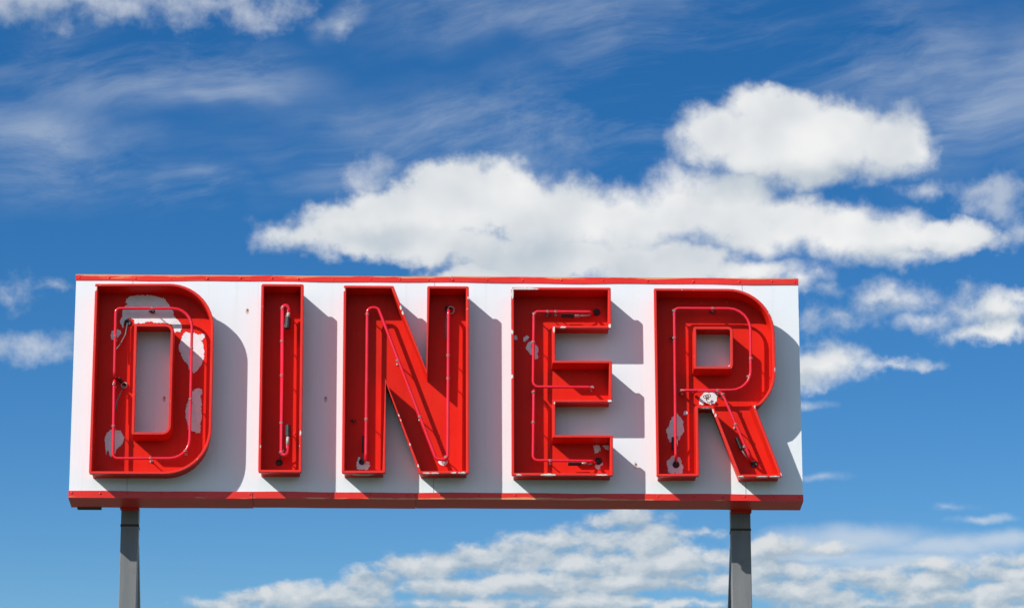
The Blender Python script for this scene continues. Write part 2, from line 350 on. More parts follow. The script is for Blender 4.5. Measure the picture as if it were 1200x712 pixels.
q = new_mat('clear_glass', (0.72, 0.70, 0.66), 0.12, coat=0.6)
q.l.new(q.mix(q.noise(q.obj, 60, 2), (0.62, 0.58, 0.54), (0.30, 0.26, 0.23)), q.b.inputs['Base Color'])
q = new_mat('black_rubber', (0.018, 0.018, 0.02), 0.5)
q.l.new(q.mix(q.rng(q.noise(q.obj, 30, 3), 0.4, 0.7), (0.013, 0.013, 0.015), (0.04, 0.04, 0.042)), q.b.inputs['Base Color'])
q = new_mat('wire_grey', (0.10, 0.10, 0.10), 0.5)
q.l.new(q.mix(q.noise(q.obj, 30, 3), (0.05, 0.05, 0.05), (0.26, 0.25, 0.24)), q.b.inputs['Base Color'])
q = new_mat('screw_steel', (0.32, 0.31, 0.30), 0.45, metal=0.5)
q.l.new(q.mix(q.rng(q.noise(q.obj, 1.9, 3), 0.4, 0.62), (0.42, 0.41, 0.40), (0.17, 0.11, 0.07)), q.b.inputs['Base Color'])
q = new_mat('rusty_screw', (0.20, 0.08, 0.035), 0.8)
q.l.new(q.mix(q.noise(q.obj, 40, 3), (0.12, 0.045, 0.02), (0.34, 0.17, 0.07)), q.b.inputs['Base Color'])

q = new_mat('cabinet_steel', (0.42, 0.42, 0.42), 0.55)
q.l.new(q.mix(q.rng(q.noise(q.obj, 1.2, 5, 0.6), 0.35, 0.7), (0.40, 0.40, 0.40), (0.30, 0.28, 0.26)), q.b.inputs['Base Color'])

q = new_mat('grey_post_paint', (0.2, 0.2, 0.2), 0.55)
n1 = q.noise(q.vec('MULTIPLY', q.obj, (6.0, 6.0, 0.8)), 1.6, 6, 0.62)
n2 = q.noise(q.obj, 8.0, 5, 0.65)
c = q.mix(q.rng(n1, 0.35, 0.68), (0.155, 0.162, 0.165), (0.215, 0.212, 0.200))
c = q.mix(q.rng(n2, 0.60, 0.72, 0.0, 0.5), c, (0.13, 0.105, 0.08))
q.l.new(c, q.b.inputs['Base Color'])
bump(q, n2, 0.2, 0.004)

q = new_mat('rusty_weld', (0.05, 0.04, 0.032), 0.8)
q.l.new(q.mix(q.noise(q.obj, 25, 4), (0.03, 0.026, 0.022), (0.09, 0.06, 0.04)), q.b.inputs['Base Color'])

q = new_mat('concrete', (0.36, 0.35, 0.33), 0.85)
q.l.new(q.mix(q.noise(q.obj, 6, 6, 0.6), (0.28, 0.27, 0.25), (0.42, 0.41, 0.38)), q.b.inputs['Base Color'])

q = new_mat('dry_ground', (0.22, 0.18, 0.12), 0.95)
n1 = q.noise(q.obj, 0.02, 8, 0.6)
n2 = q.noise(q.obj, 1.7, 8, 0.65)
c = q.mix(q.rng(n1, 0.35, 0.65), (0.085, 0.082, 0.05), (0.065, 0.075, 0.035))
c = q.mix(q.rng(n2, 0.45, 0.7, 0.0, 0.6), c, (0.14, 0.125, 0.095))
q.l.new(c, q.b.inputs['Base Color'])
bump(q, n2, 0.5, 0.05)


# ------------------------------------------------------------------ mesh helpers
def finish(name, bm, mat, parent=None, smooth=False, up=False):
    bmesh.ops.remove_doubles(bm, verts=bm.verts, dist=1e-5)
    bmesh.ops.recalc_face_normals(bm, faces=bm.faces)
    me = bpy.data.meshes.new(name)
    bm.to_mesh(me); bm.free()
    me.materials.append(MATS[mat])
    if smooth:
        for p in me.polygons: p.use_smooth = True
    o = bpy.data.objects.new(name, me)
    col.objects.link(o)
    if parent is not None:
        o.parent = parent
    if up:
        o.location.z = ZB
    return o


def box(bm, x0, x1, y0, y1, z0, z1, bev=0.0):
    vs = [bm.verts.new((x, y, z)) for x in (x0, x1) for y in (y0, y1) for z in (z0, z1)]
    fs = [bm.faces.new([vs[i] for i in f]) for f in ((0, 1, 3, 2), (4, 6, 7, 5), (0, 4, 5, 1), (2, 3, 7, 6), (0, 2, 6, 4), (1, 5, 7, 3))]
    if bev:
        es = list({e for f in fs for e in f.edges})
        bmesh.ops.bevel(bm, geom=es, offset=bev, segments=2, profile=0.5, affect='EDGES')


def fillet(pts, radii, seg=4):
    """Round the corners of a closed polygon (2D)."""
    out = []
    n = len(pts)
    for i, p in enumerate(pts):
        r = radii[i] if isinstance(radii, (list, tuple)) else radii
        p = Vector(p); a = Vector(pts[i - 1]) - p; b = Vector(pts[(i + 1) % n]) - p
        la, lb = a.length, b.length
        a /= la; b /= lb
        ang = math.acos(max(-1, min(1, a.dot(b))))
        if r <= 0 or abs(ang - math.pi) < 0.02:
            out += [p] * (seg + 1)
            continue
        t = min(r / math.tan(ang / 2), la * 0.49, lb * 0.49)
        r = t * math.tan(ang / 2)
        c = p + (a + b).normalized() * (r / math.sin(ang / 2))
        p0, p1 = p + a * t, p + b * t
        v0, v1 = p0 - c, p1 - c
        th = math.atan2(v0.x * v1.y - v0.y * v1.x, v0.dot(v1))
        for k in range(seg + 1):
            q_ = th * k / seg
            out.append(c + Vector((v0.x * math.cos(q_) - v0.y * math.sin(q_), v0.x * math.sin(q_) + v0.y * math.cos(q_))))
    return out


def inset(pts, dist):
    """Offset a counter-clockwise polygon inwards (dist > 0) by mitring each corner."""
    n = len(pts); out = []
    for i in range(n):
        p0, p, p1 = Vector(pts[i - 1]), Vector(pts[i]), Vector(pts[(i + 1) % n])
        e0 = (p - p0).normalized(); e1 = (p1 - p).normalized()
        n0 = Vector((-e0.y, e0.x)); n1 = Vector((-e1.y, e1.x))
        b = n0 + n1
        out.append(p + b * (dist / max(0.2, 1 + n0.dot(n1))))
    return out


def arc(cx, cz, r, a0, a1, n=12):
    return [(cx + r * math.cos(math.radians(a0 + (a1 - a0) * i / n)), cz + r * math.sin(math.radians(a0 + (a1 - a0) * i / n))) for i in range(n + 1)]


def bridge(bm, la, lb):
    n = len(la)
    for i in range(n):
        j = (i + 1) % n
        try:
            bm.faces.new((la[i], la[j], lb[j], lb[i]))
        except ValueError:
            pass


def ring(bm, pts, y):
    return [bm.verts.new((p[0], y, p[1])) for p in pts]


def tube_mesh(bm, pts, r, seg=10, caps=True, rads=None):
    pts = [Vector(p) for p in pts]
    t = (pts[1] - pts[0]).normalized()
    nrm = t.cross(Vector((0, 1, 0)))
    if nrm.length < 0.1: nrm = t.cross(Vector((1, 0, 0)))
    nrm.normalize()
    prev = None; first = None
    for i, p in enumerate(pts):
        a = pts[max(0, i - 1)]; b = pts[min(len(pts) - 1, i + 1)]
        t2 = (b - a).normalized()
        nrm = (nrm - t2 * nrm.dot(t2)).normalized()
        bi = t2.cross(nrm)
        rr = rads[i] if rads else r
        loop = [bm.verts.new(p + (nrm * math.cos(2 * math.pi * k / seg) + bi * math.sin(2 * math.pi * k / seg)) * rr) for k in range(seg)]
        if prev: bridge(bm, prev, loop)
        else: first = loop
        prev = loop
    if caps:
        bm.faces.new(first); bm.faces.new(prev)


def smooth_path(pts, rad, seg=6):
    """Polyline in 3D with rounded bends."""
    out = [Vector(pts[0])]
    for i in range(1, len(pts) - 1):
        r = rad[i] if isinstance(rad, dict) and i in rad else (rad.get('d', 0.03) if isinstance(rad, dict) else rad)
        p = Vector(pts[i]); a = Vector(pts[i - 1]) - p; b = Vector(pts[i + 1]) - p
        la, lb = a.length, b.length; a /= la; b /= lb
        ang = math.acos(max(-1, min(1, a.dot(b))))
        if abs(ang - math.pi) < 0.03:
            out.append(p); continue
        t = min(r / math.tan(ang / 2), la * 0.48, lb * 0.48)
        rr = t * math.tan(ang / 2)
        c = p + (a + b).normalized() * (rr / math.sin(ang / 2))
        p0 = p + a * t - c; p1 = p + b * t - c
        th = p0.angle(p1)
        for k in range(seg + 1):
            f = k / seg
            out.append(c + (p0 * math.sin((1 - f) * th) + p1 * math.sin(f * th)) / math.sin(th))
    out.append(Vector(pts[-1]))
    return out


# ------------------------------------------------------------------ the ground
bm = bmesh.new()
R_ = 9000
ringv = [bm.verts.new((R_ * math.cos(2 * math.pi * i / 64), R_ * math.sin(2 * math.pi * i / 64), 0)) for i in range(64)]
bm.faces.new(ringv)
ground = finish('ground', bm, 'dry_ground')
ground['kind'] = 'structure'

# ------------------------------------------------------------------ the sign
sign = bpy.data.objects.new('diner_sign', None)
sign.location = (0, 0, 0)
sign.empty_display_size = 0.5
col.objects.link(sign)
sign['label'] = 'long white roadside sign with red open-faced neon letters DINER on two grey steel posts'
sign['category'] = 'sign'

W2, H, T = 3.5, 2.219, 0.346          # half width, height and depth of the cabinet
L = 0.24                              # depth of the letter channels
PY = 0.425                            # front face of the posts
FL = 0.024                            # the channel floors stand this far off the face

bm = bmesh.new()
box(bm, -W2 + 0.006, W2 - 0.006, 0.006, T - 0.004, 0.006, H - 0.006)
cab = finish('cabinet', bm, 'cabinet_steel', sign, up=True)

# white face sheets, butted with fine joints
seams = [-W2 + 0.002, -2.947, -0.029, 2.953, W2 - 0.002]
for i in range(4):
    bm = bmesh.new()
    box(bm, seams[i] + 0.0022, seams[i + 1] - 0.0022, 0.0, 0.0055, 0.05, H - 0.05)
    finish('face_panel', bm, 'white_sheet', sign, up=True)


def strip(name, x0, x1, top, out, mat):
    """Folded sheet strip: a lip on the face and a leaf across the depth of the cabinet."""
    bm = bmesh.new()
    if top:
        prof = [(-0.004, H - 0.058), (-0.004 - out, H - 0.056), (-0.004 - out, H + out), (T + out, H + out), (T + out, H - 0.04), (T, H - 0.04), (T, H - 0.003), (-0.001, H - 0.003), (-0.001, H - 0.058)]
    else:
        prof = [(-0.004, 0.062), (-0.004 - out, 0.060), (-0.004 - out, -out), (T + out, -out), (T + out, 0.05), (T, 0.05), (T, 0.003), (-0.001, 0.003), (-0.001, 0.062)]
    n = 24
    prev = None
    for i in range(n + 1):
        x = x0 + (x1 - x0) * i / n
        # thin sheet: the free edges are never quite straight
        wv = 0.0022 * math.sin(x * 3.1 + (1.0 if top else 0)) + 0.0016 * math.sin(x * 7.7 + 0.4)
        loop = []
        for k, (y, z) in enumerate(prof):
            loop.append(bm.verts.new((x, y + (wv * 0.5 if k in (1, 2) else 0), z + (wv if k in (0, 1, 8) else (wv * 0.5 if k in (2, 3) else 0)))))
        if prev: bridge(bm, prev, loop)
        else: bm.faces.new(loop)
        prev = loop
    bm.faces.new(prev)
    return finish(name, bm, mat, sign, up=True)


top_l = strip('top_strip', -W2, 0.118, True, 0.002, 'red_strip_top')
top_r = strip('top_strip', 0.122, W2, True, 0.004, 'red_strip_top')
bot_l = strip('bottom_strip', -W2, -1.753, False, 0.009, 'red_strip_bottom')
bot_m = strip('bottom_strip', -1.749, -0.20, False, 0.004, 'red_strip_bottom')
bot_r = strip('bottom_strip', -0.196, W2, False, 0.002, 'red_strip_bottom')

# screws (dome heads sharing one mesh)
bm = bmesh.new()
rr = [(0.0125, 0.0), (0.0125, -0.003), (0.009, -0.006), (0.004, -0.0075)]
prev = None
for r_, y_ in rr:
    loop = [bm.verts.new((r_ * math.cos(2 * math.pi * k / 8), y_, r_ * math.sin(2 * math.pi * k / 8))) for k in range(8)]
    if prev: bridge(bm, prev, loop)
    prev = loop
bm.faces.new(prev)
screw0 = finish('screw', bm, 'screw_steel', top_l)
painted_me = screw0.data.copy(); painted_me.materials.clear(); painted_me.materials.append(MATS['red_edge_trim'])
first = True
for x in (-3.464, -3.177, -2.923, -2.584, -2.229, -1.908, -1.604, -1.35, -1.01, -0.651, -0.366, -0.089, 0.143, 0.479, 0.824, 1.197, 1.599, 2.034, 2.479, 2.926, 3.243, 3.465):
    s = screw0 if first else screw0.copy()
    if not first: col.objects.link(s)
    first = False
    if 0.1 > x and random.random() < 0.6: s.data = painted_me
    k_ = random.uniform(0.7, 1.0); s.scale = (k_, k_, k_)
    s.parent = top_l if x < 0.12 else top_r
    s.location = (x, -0.006 if x < 0.12 else -0.008, H - 0.030 + random.uniform(-0.004, 0.004))
for x in (-3.469, -3.198, -2.943, -2.621, -2.295, -1.97, -1.776, -1.443, -1.029, -0.631, -0.282, 0.035, 0.405, 0.748, 1.068, 1.418, 1.76, 2.111, 2.458, 2.73, 2.939, 3.212, 3.47):
    s = screw0.copy(); col.objects.link(s)
    if random.random() < 0.45: s.data = painted_me
    k_ = random.uniform(0.65, 0.9); s.scale = (k_, k_, k_)
    s.parent = bot_l if x < -1.751 else (bot_m if x < -0.198 else bot_r)
    s.location = (x, -0.013 if x < -1.751 else (-0.008 if x < -0.198 else -0.006), 0.037 + random.uniform(-0.004, 0.004))
rust_me = screw0.data.copy(); rust_me.materials.clear(); rust_me.materials.append(MATS['rusty_screw'])
for x, z in ((-1.836, 1.872), (-1.070, 0.994), (1.902, 0.354), (-2.615, 0.987)):
    s = bpy.data.objects.new('screw', rust_me); col.objects.link(s)
    s.parent = sign; s.location = (x, 0.0, ZB + z); s.scale = (0.7, 0.8, 0.7); s['label'] = 'rusty screw on the white face'

# ------------------------------------------------------------------ the letters
PATCHES = {
  'D': [
     [(-3.009, 1.971), (-2.971, 1.995), (-2.906, 2.006), (-2.793, 2.008), (-2.736, 2.0), (-2.671, 1.982), (-2.63, 1.967), (-2.609, 1.936), (-2.58, 1.898), (-2.559, 1.864), (-2.546, 1.83), (-2.546, 1.801), (-2.513, 1.771), (-2.471, 1.721), (-2.458, 1.683), (-2.477, 1.636), (-2.509, 1.644), (-2.529, 1.627), (-2.542, 1.669), (-2.564, 1.716), (-2.608, 1.726), (-2.737, 1.727), (-2.75, 1.737), (-2.802, 1.742), (-2.822, 1.725), (-2.915, 1.718), (-2.924, 1.76), (-2.956, 1.775), (-2.989, 1.768), (-3.016, 1.734), (-3.026, 1.679), (-3.039, 1.692), (-3.06, 1.725), (-3.049, 1.768), (-3.042, 1.802), (-3.035, 1.844), (-3.02, 1.891), (-2.993, 1.912), (-3.009, 1.937)] ,
     [(-3.145, 1.598), (-3.134, 1.64), (-3.114, 1.653), (-3.074, 1.659), (-3.045, 1.641), (-3.049, 1.616), (-3.068, 1.586), (-3.103, 1.56), (-3.132, 1.556)] ,
     [(-2.489, 1.477), (-2.476, 1.537), (-2.463, 1.582), (-2.432, 1.638), (-2.38, 1.631), (-2.337, 1.625), (-2.293, 1.611), (-2.265, 1.623), (-2.24, 1.617), (-2.239, 1.572), (-2.269, 1.556), (-2.254, 1.516), (-2.242, 1.448), (-2.245, 1.373), (-2.266, 1.305), (-2.311, 1.245), (-2.339, 1.222), (-2.36, 1.264), (-2.371, 1.249), (-2.396, 1.312), (-2.425, 1.348), (-2.449, 1.372), (-2.464, 1.409)] ,
     [(-2.408, 0.848), (-2.395, 0.916), (-2.379, 0.975), (-2.356, 0.976), (-2.341, 1.053), (-2.303, 1.081), (-2.255, 1.069), (-2.251, 1.036), (-2.265, 0.991), (-2.252, 0.917), (-2.259, 0.857), (-2.249, 0.797), (-2.259, 0.723), (-2.26, 0.641), (-2.292, 0.63), (-2.331, 0.651), (-2.372, 0.66), (-2.387, 0.722), (-2.397, 0.767)] ,
     [(-3.17, 0.584), (-3.15, 0.628), (-3.112, 0.664), (-3.072, 0.656), (-3.022, 0.651), (-3.005, 0.614), (-2.984, 0.588), (-2.997, 0.526), (-3.035, 0.484), (-3.059, 0.451), (-3.065, 0.424), (-3.096, 0.418), (-3.104, 0.384), (-3.122, 0.421), (-3.138, 0.468), (-3.15, 0.409), (-3.164, 0.495)] ,
  ],
  'N': [
     [(-0.765, 0.331), (-0.752, 0.397), (-0.735, 0.402), (-0.726, 0.372), (-0.68, 0.361), (-0.644, 0.354), (-0.64, 0.317), (-0.658, 0.275), (-0.708, 0.284), (-0.739, 0.269), (-0.762, 0.294)] ,
     [(0.009, 0.357), (0.035, 0.391), (0.078, 0.398), (0.103, 0.373), (0.101, 0.343), (0.067, 0.321), (0.035, 0.332)] ,
  ],
  'E': [
     [(0.85, 1.495), (0.867, 1.543), (0.893, 1.568), (0.932, 1.559), (0.954, 1.521), (0.978, 1.487), (0.962, 1.446), (0.972, 1.396), (0.939, 1.39), (0.925, 1.416), (0.899, 1.43)] ,
     [(0.824, 1.588), (0.841, 1.616), (0.867, 1.626), (0.885, 1.611), (0.875, 1.589), (0.838, 1.566)] ,
     [(0.737, 1.621), (0.757, 1.627), (0.773, 1.6), (0.766, 1.579), (0.743, 1.582)] ,
     [(1.498, 0.521), (1.524, 0.54), (1.554, 0.532), (1.568, 0.501), (1.546, 0.463), (1.516, 0.452), (1.504, 0.481)] ,
     [(1.582, 0.528), (1.613, 0.534), (1.648, 0.528), (1.644, 0.486), (1.613, 0.497)] ,
     [(1.507, 0.324), (1.53, 0.362), (1.582, 0.363), (1.59, 0.34), (1.56, 0.324), (1.565, 0.293), (1.53, 0.293)] ,
  ],
  'R': [
     [(2.195, 0.683), (2.222, 0.722), (2.233, 0.776), (2.264, 0.82), (2.302, 0.854), (2.328, 0.82), (2.353, 0.785), (2.36, 0.731), (2.371, 0.684), (2.344, 0.638), (2.316, 0.583), (2.291, 0.599), (2.261, 0.583), (2.231, 0.563), (2.212, 0.606), (2.202, 0.645)] ,
     [(2.194, 0.374), (2.229, 0.405), (2.251, 0.433), (2.296, 0.436), (2.333, 0.409), (2.34, 0.359), (2.357, 0.313), (2.341, 0.252), (2.301, 0.248), (2.279, 0.267), (2.242, 0.248), (2.212, 0.274), (2.202, 0.328)] ,
     [(2.516, 0.996), (2.541, 1.035), (2.567, 1.066), (2.619, 1.059), (2.664, 1.065), (2.691, 1.028), (2.681, 0.973), (2.647, 0.95), (2.605, 0.953), (2.573, 0.968), (2.55, 0.941), (2.515, 0.946)] ,
     [(2.362, 0.863), (2.374, 0.878), (2.395, 0.877), (2.406, 0.858), (2.391, 0.839), (2.37, 0.842)] ,
  ],
}


OUT = 0.023      # how far the edge trim overhangs the channel wall
TW = 0.0265      # width of the edge trim

OUTLINES = {
    'D': ([(-3.292, 0.163), (-2.583, 0.165)] + arc(-2.583, 0.605, 0.44, -84, -6, 11) + [(-2.141, 0.62), (-2.143, 1.61)] + arc(-2.583, 1.617, 0.44, 6, 84, 11) + [(-2.583, 2.057), (-3.290, 2.050)],
          [0.022] * 1 + [0] * 27 + [0.012]),
    'I': ([(-1.693, 0.186), (-1.281, 0.187), (-1.288, 2.060), (-1.697, 2.060)], 0.020),
    'N': ([(-0.901, 0.182), (-0.487, 0.186), (-0.490, 1.078), (-0.166, 0.181), (0.306, 0.187), (0.299, 2.049), (-0.103, 2.049), (-0.105, 1.205), (-0.427, 2.049), (-0.906, 2.050)], 0.018),
    'E': ([(0.708, 0.169), (1.673, 0.171), (1.674, 0.573), (1.126, 0.571), (1.127, 0.893), (1.670, 0.896), (1.671, 1.311), (1.128, 1.309), (1.128, 1.632), (1.667, 1.634), (1.665, 2.045), (0.705, 2.041)], 0.016),
    'R': ([(2.085, 0.167), (2.491, 0.172), (2.492, 0.842), (2.619, 0.843), (2.865, 0.165), (3.287, 0.169), (3.038, 0.862)] + arc(2.800, 1.210, 0.437, -50, -6, 7) + [(3.238, 1.25), (3.238, 1.59)] + arc(2.797, 1.600, 0.440, 6, 84, 11) + [(2.797, 2.040), (2.079, 2.040)],
          [0.018] * 7 + [0] * 23 + [0.016]),
}
HOLES = {       # edge of the trim on the letter's side
    'D': ([(-2.898, 0.549), (-2.526, 0.550), (-2.526, 1.649), (-2.902, 1.648)], [0.02, 0.085, 0.075, 0.02]),
    'R': ([(2.455, 1.232), (2.832, 1.233), (2.837, 1.656), (2.458, 1.655)], [0.018, 0.05, 0.045, 0.018]),
}


def loops(poly, radii, dists, sign_):
    """The same outline at several offsets, with matching point counts."""
    n = len(poly)
    rl = list(radii) if isinstance(radii, (list, tuple)) else [radii] * n
    rl = (rl + [0] * n)[:n] if len(rl) < n else rl[:n]
    res = []
    for dd in dists:
        ins = inset(poly, dd * sign_)
        rads = []
        for i in range(n):
            p0, p, p1 = Vector(poly[i - 1]), Vector(poly[i]), Vector(poly[(i + 1) % n])
            cr_ = (p - p0).x * (p1 - p).y - (p - p0).y * (p1 - p).x
            k = 1 if cr_ > 0 else -1
            rads.append(max(0.0, rl[i] - dd * sign_) if rl[i] > 0 and k > 0 else 0.0)
        res.append(fillet(ins, rads, 4))
    return res


def trim(name, poly, radii, sign_, parent):
    dists = [0.0, 0.0, 0.0045, TW - 0.0045, TW, TW]
    ys = [-L + 0.026, -L - 0.002, -L - 0.007, -L - 0.007, -L - 0.002, -L + 0.010]
    bm = bmesh.new()
    ls = [ring(bm, p, y) for p, y in zip(loops(poly, radii, dists, sign_), ys)]
    for a, b in zip(ls, ls[1:]): bridge(bm, a, b)
    bridge(bm, ls[-1], ls[0])
    return finish(name, bm, 'red_edge_trim', parent)


def walls(bm, poly, radii, sign_):
    o_, i_ = loops(poly, radii, [OUT, OUT + 0.0055], sign_)
    a = ring(bm, o_, -0.0005); b = ring(bm, o_, -L); c_ = ring(bm, i_, -L); d_ = ring(bm, i_, -FL)
    bridge(bm, a, b); bridge(bm, b, c_); bridge(bm, c_, d_)
    return i_, d_


def dedupe(ps):
    out = []
    for p in ps:
        if not out or (Vector(p) - Vector(out[-1])).length > 1e-4: out.append(p)
    if (Vector(out[0]) - Vector(out[-1])).length < 1e-4: out.pop()
    return out


LETTERS = {}
for ch, (poly, radii) in OUTLINES.items():
    bm = bmesh.new()
    inner, _ = walls(bm, poly, radii, 1)
    inner = dedupe(inner)
    lists = [[Vector((p[0], p[1], 0)) for p in inner]]
    if ch in HOLES:
        hp, hr = HOLES[ch]
        # hole measured on the letter's side of its trim; walk it so the same offsets push away from the hole
        hw, _ = loops(hp, hr, [TW - OUT, TW - OUT - 0.0055], 1)
        a = ring(bm, hw, -0.0005); b = ring(bm, hw, -L)
        hi = loops(hp, hr, [TW - OUT - 0.0055], 1)[0]
        c_ = ring(bm, hi, -L); d_ = ring(bm, hi, -FL)
        bridge(bm, a, b); bridge(bm, b, c_); bridge(bm, c_, d_)
        lists.append([Vector((p[0], p[1], 0)) for p in dedupe(hi)])
    flatpts = [p for l_ in lists for p in l_]
    vs = [bm.verts.new((p[0], -FL, p[1])) for p in flatpts]
    for tri in tessellate_polygon(lists):
        try: bm.faces.new([vs[i] for i in tri])
        except ValueError: pass
    o = finish('channel_letter', bm, 'red_enamel', sign, up=True)
    o['label'] = 'red open-faced channel letter ' + ch + ' with neon tubing inside'
    LETTERS[ch] = o
    trim('edge_trim', poly, radii, 1, o)
    if ch in HOLES:
        t_ = trim('edge_trim', hp, hr, 1, o)

TY = -0.148         # depth of the tube runs in front of the face
TR = 0.0138


def neon(letter, pts, rad, dip0=None, dip1=None, r=TR):
    """A bent glass tube; the ends bend back to the channel floor."""
    ps = [(x, TY, z) for x, z in pts]
    if dip0: ps = [(dip0[0], -0.045, dip0[1])] + ps
    if dip1: ps = ps + [(dip1[0], -0.045, dip1[1])]
    bm = bmesh.new()
    tube_mesh(bm, smooth_path(ps, rad), r, 10)
    return finish('neon_tube', bm, 'pink_red_glass', LETTERS[letter], smooth=True)


def support(letter, x, z, y=TY):
    """Glass stand-off post with a little collar round the tube."""
    bm = bmesh.new()
    tube_mesh(bm, [(x, -FL, z), (x, -FL - 0.008, z), (x, -FL - 0.0085, z), (x, y + 0.02, z), (x, y + 0.012, z)], 0.007, 8, rads=[0.015, 0.015, 0.0055, 0.0055, 0.010])
    for k in range(2):
        a = 0.0175
        tube_mesh(bm, [(x + a * math.cos(t), y + a * math.sin(t) * 1.0, z + (0.006 if k else -0.006)) for t in [i * 2 * math.pi / 8 for i in range(9)]], 0.0026, 5)
    return finish('tube_support', bm, 'clear_glass', LETTERS[letter], smooth=True)


def sleeve(letter, p0, p1, r=0.025, glass=None):
    bm = bmesh.new()
    a, b = Vector(p0), Vector(p1)
    dd = (b - a).normalized()
    tube_mesh(bm, [a, a + dd * 0.004, b - dd * 0.004, b], r, 12, rads=[r * 0.85, r, r, r * 0.85])
    o = finish('electrode_cap', bm, 'black_rubber', LETTERS[letter], smooth=False)
    if glass:
        bm = bmesh.new()
        tube_mesh(bm, [Vector(glass[0]), Vector(glass[1])], r * 0.62, 10)
        finish('glass_end', bm, 'clear_glass', LETTERS[letter], smooth=True)
    return o


def cable_hole(letter, x, z, r=0.028):
    bm = bmesh.new()
    prof = [(r * 1.15, -FL - 0.0003), (r * 1.15, -FL - 0.010), (r * 0.85, -FL - 0.016), (r * 0.6, -FL - 0.012), (r * 0.5, -FL - 0.004)]
    prev = None
    for i, (r_, y_) in enumerate(prof):
        loop = [bm.verts.new((x + r_ * math.cos(2 * math.pi * k / 14) * (1 + 0.05 * math.sin(3 * k)), y_, z + r_ * math.sin(2 * math.pi * k / 14))) for k in range(14)]
        if prev: bridge(bm, prev, loop)
        prev = loop
    bm.faces.new(prev)
    return finish('cable_hole', bm, 'black_rubber', LETTERS[letter])


def wire(letter, pts, r=0.0048):
    bm = bmesh.new()
    tube_mesh(bm, smooth_path(pts, 0.05, 5), r, 6)
    return finish('lead_wire', bm, 'wire_grey', LETTERS[letter], smooth=True)


def stud(letter, x, z):
    s = screw0.copy(); col.objects.link(s)
    s.parent = LETTERS[letter]; s.location = (x, -FL, z)


def patch(letter, poly):
    pts = []
    n = len(poly)
    for i in range(n):
        a, b = Vector(poly[i]), Vector(poly[(i + 1) % n])
        ln = (b - a).length
        nn = max(1, int(ln / 0.007))
        pr = Vector((-(b - a).y, (b - a).x)).normalized()
        for k in range(nn):
            f = k / nn
            tooth = 0.013 if random.random() < 0.12 else 0.0045
            pts.append(a.lerp(b, f) + pr * random.uniform(-tooth, tooth))
    bm = bmesh.new()
    vs = [bm.verts.new((p.x, -FL - 0.0025, p.y)) for p in pts]
    es = [bm.edges.new((vs[i], vs[(i + 1) % len(vs)])) for i in range(len(vs))]
    bmesh.ops.triangle_fill(bm, use_beauty=True, edges=es)
    ex = bmesh.ops.extrude_face_region(bm, geom=list(bm.faces))
    for v in ex['geom']:
        if isinstance(v, bmesh.types.BMVert): v.co.y = -FL - 0.0002
    return finish('peeled_patch', bm, 'bare_primer', LETTERS[letter])


for ch, polys in PATCHES.items():
    for p in polys:
        patch(ch, p)

def clip(letter, x, z, w=0.05):
    """Dark spring clip screwed to the channel floor."""
    bm = bmesh.new()
    tube_mesh(bm, [(x - w / 2, -FL - 0.004, z + 0.008), (x - w / 6, -FL - 0.012, z - 0.006), (x, -FL - 0.03, z + 0.004)], 0.0075, 6)
    tube_mesh(bm, [(x + 0.012 + 0.016 * math.cos(t), -FL - 0.03, z - 0.004 + 0.016 * math.sin(t)) for t in [math.pi * (0.8 + 1.5 * i / 9) for i in range(10)]], 0.0055, 6)
    return finish('tube_clip', bm, 'rusty_weld', LETTERS[letter])


clip('D', -2.755, 1.838); clip('R', 2.655, 1.868); clip('R', 2.262, 1.60, 0.03); clip('N', -0.805, 0.76, 0.03); clip('E', 1.065, 1.835, 0.04)
# D: one tube round the letter, both ends at the middle of the stem
neon('D', [(-3.088, 1.118), (-3.076, 0.344), (-2.352, 0.347), (-2.358, 1.838), (-3.093, 1.834), (-3.088, 1.165)], {'d': 0.04, 2: 0.045, 3: 0.19, 4: 0.19, 5: 0.045},
     dip0=(-3.075, 1.126), dip1=(-3.075, 1.158))
for x, z in ((-2.74, 1.838), (-3.092, 1.55), (-2.357, 1.44), (-3.087, 1.08), (-2.39, 0.42), (-2.72, 0.347), (-3.081, 0.66), (-2.355, 0.93)): support('D', x, z)
cable_hole('D', -2.983, 1.728, 0.03); cable_hole('D', -3.000, 1.100, 0.020)
bm = bmesh.new()
tube_mesh(bm, [(-3.0 + 0.027 * math.cos(t), -FL - 0.009, 1.10 + 0.027 * math.sin(t)) for t in [i * 2 * math.pi / 12 for i in range(13)]], 0.008, 6)
finish('insulator_ring', bm, 'clear_glass', LETTERS['D'], smooth=True)
wire('D', [(-2.985, -0.038, 1.72), (-3.0, -0.05, 1.60), (-3.05, -0.09, 1.48), (-3.088, -0.12, 1.42)], 0.006)
wire('D', [(-3.0, -0.038, 1.10), (-3.02, -0.08, 1.02), (-3.055, -0.11, 0.92), (-3.066, -0.12, 0.82)], 0.007)
sleeve('D', (-3.052, -0.085, 1.155), (-3.020, -0.045, 1.125), 0.017)
stud('D', -2.94, 0.19); stud('D', -2.19, 0.85); stud('D', -2.20, 1.50)

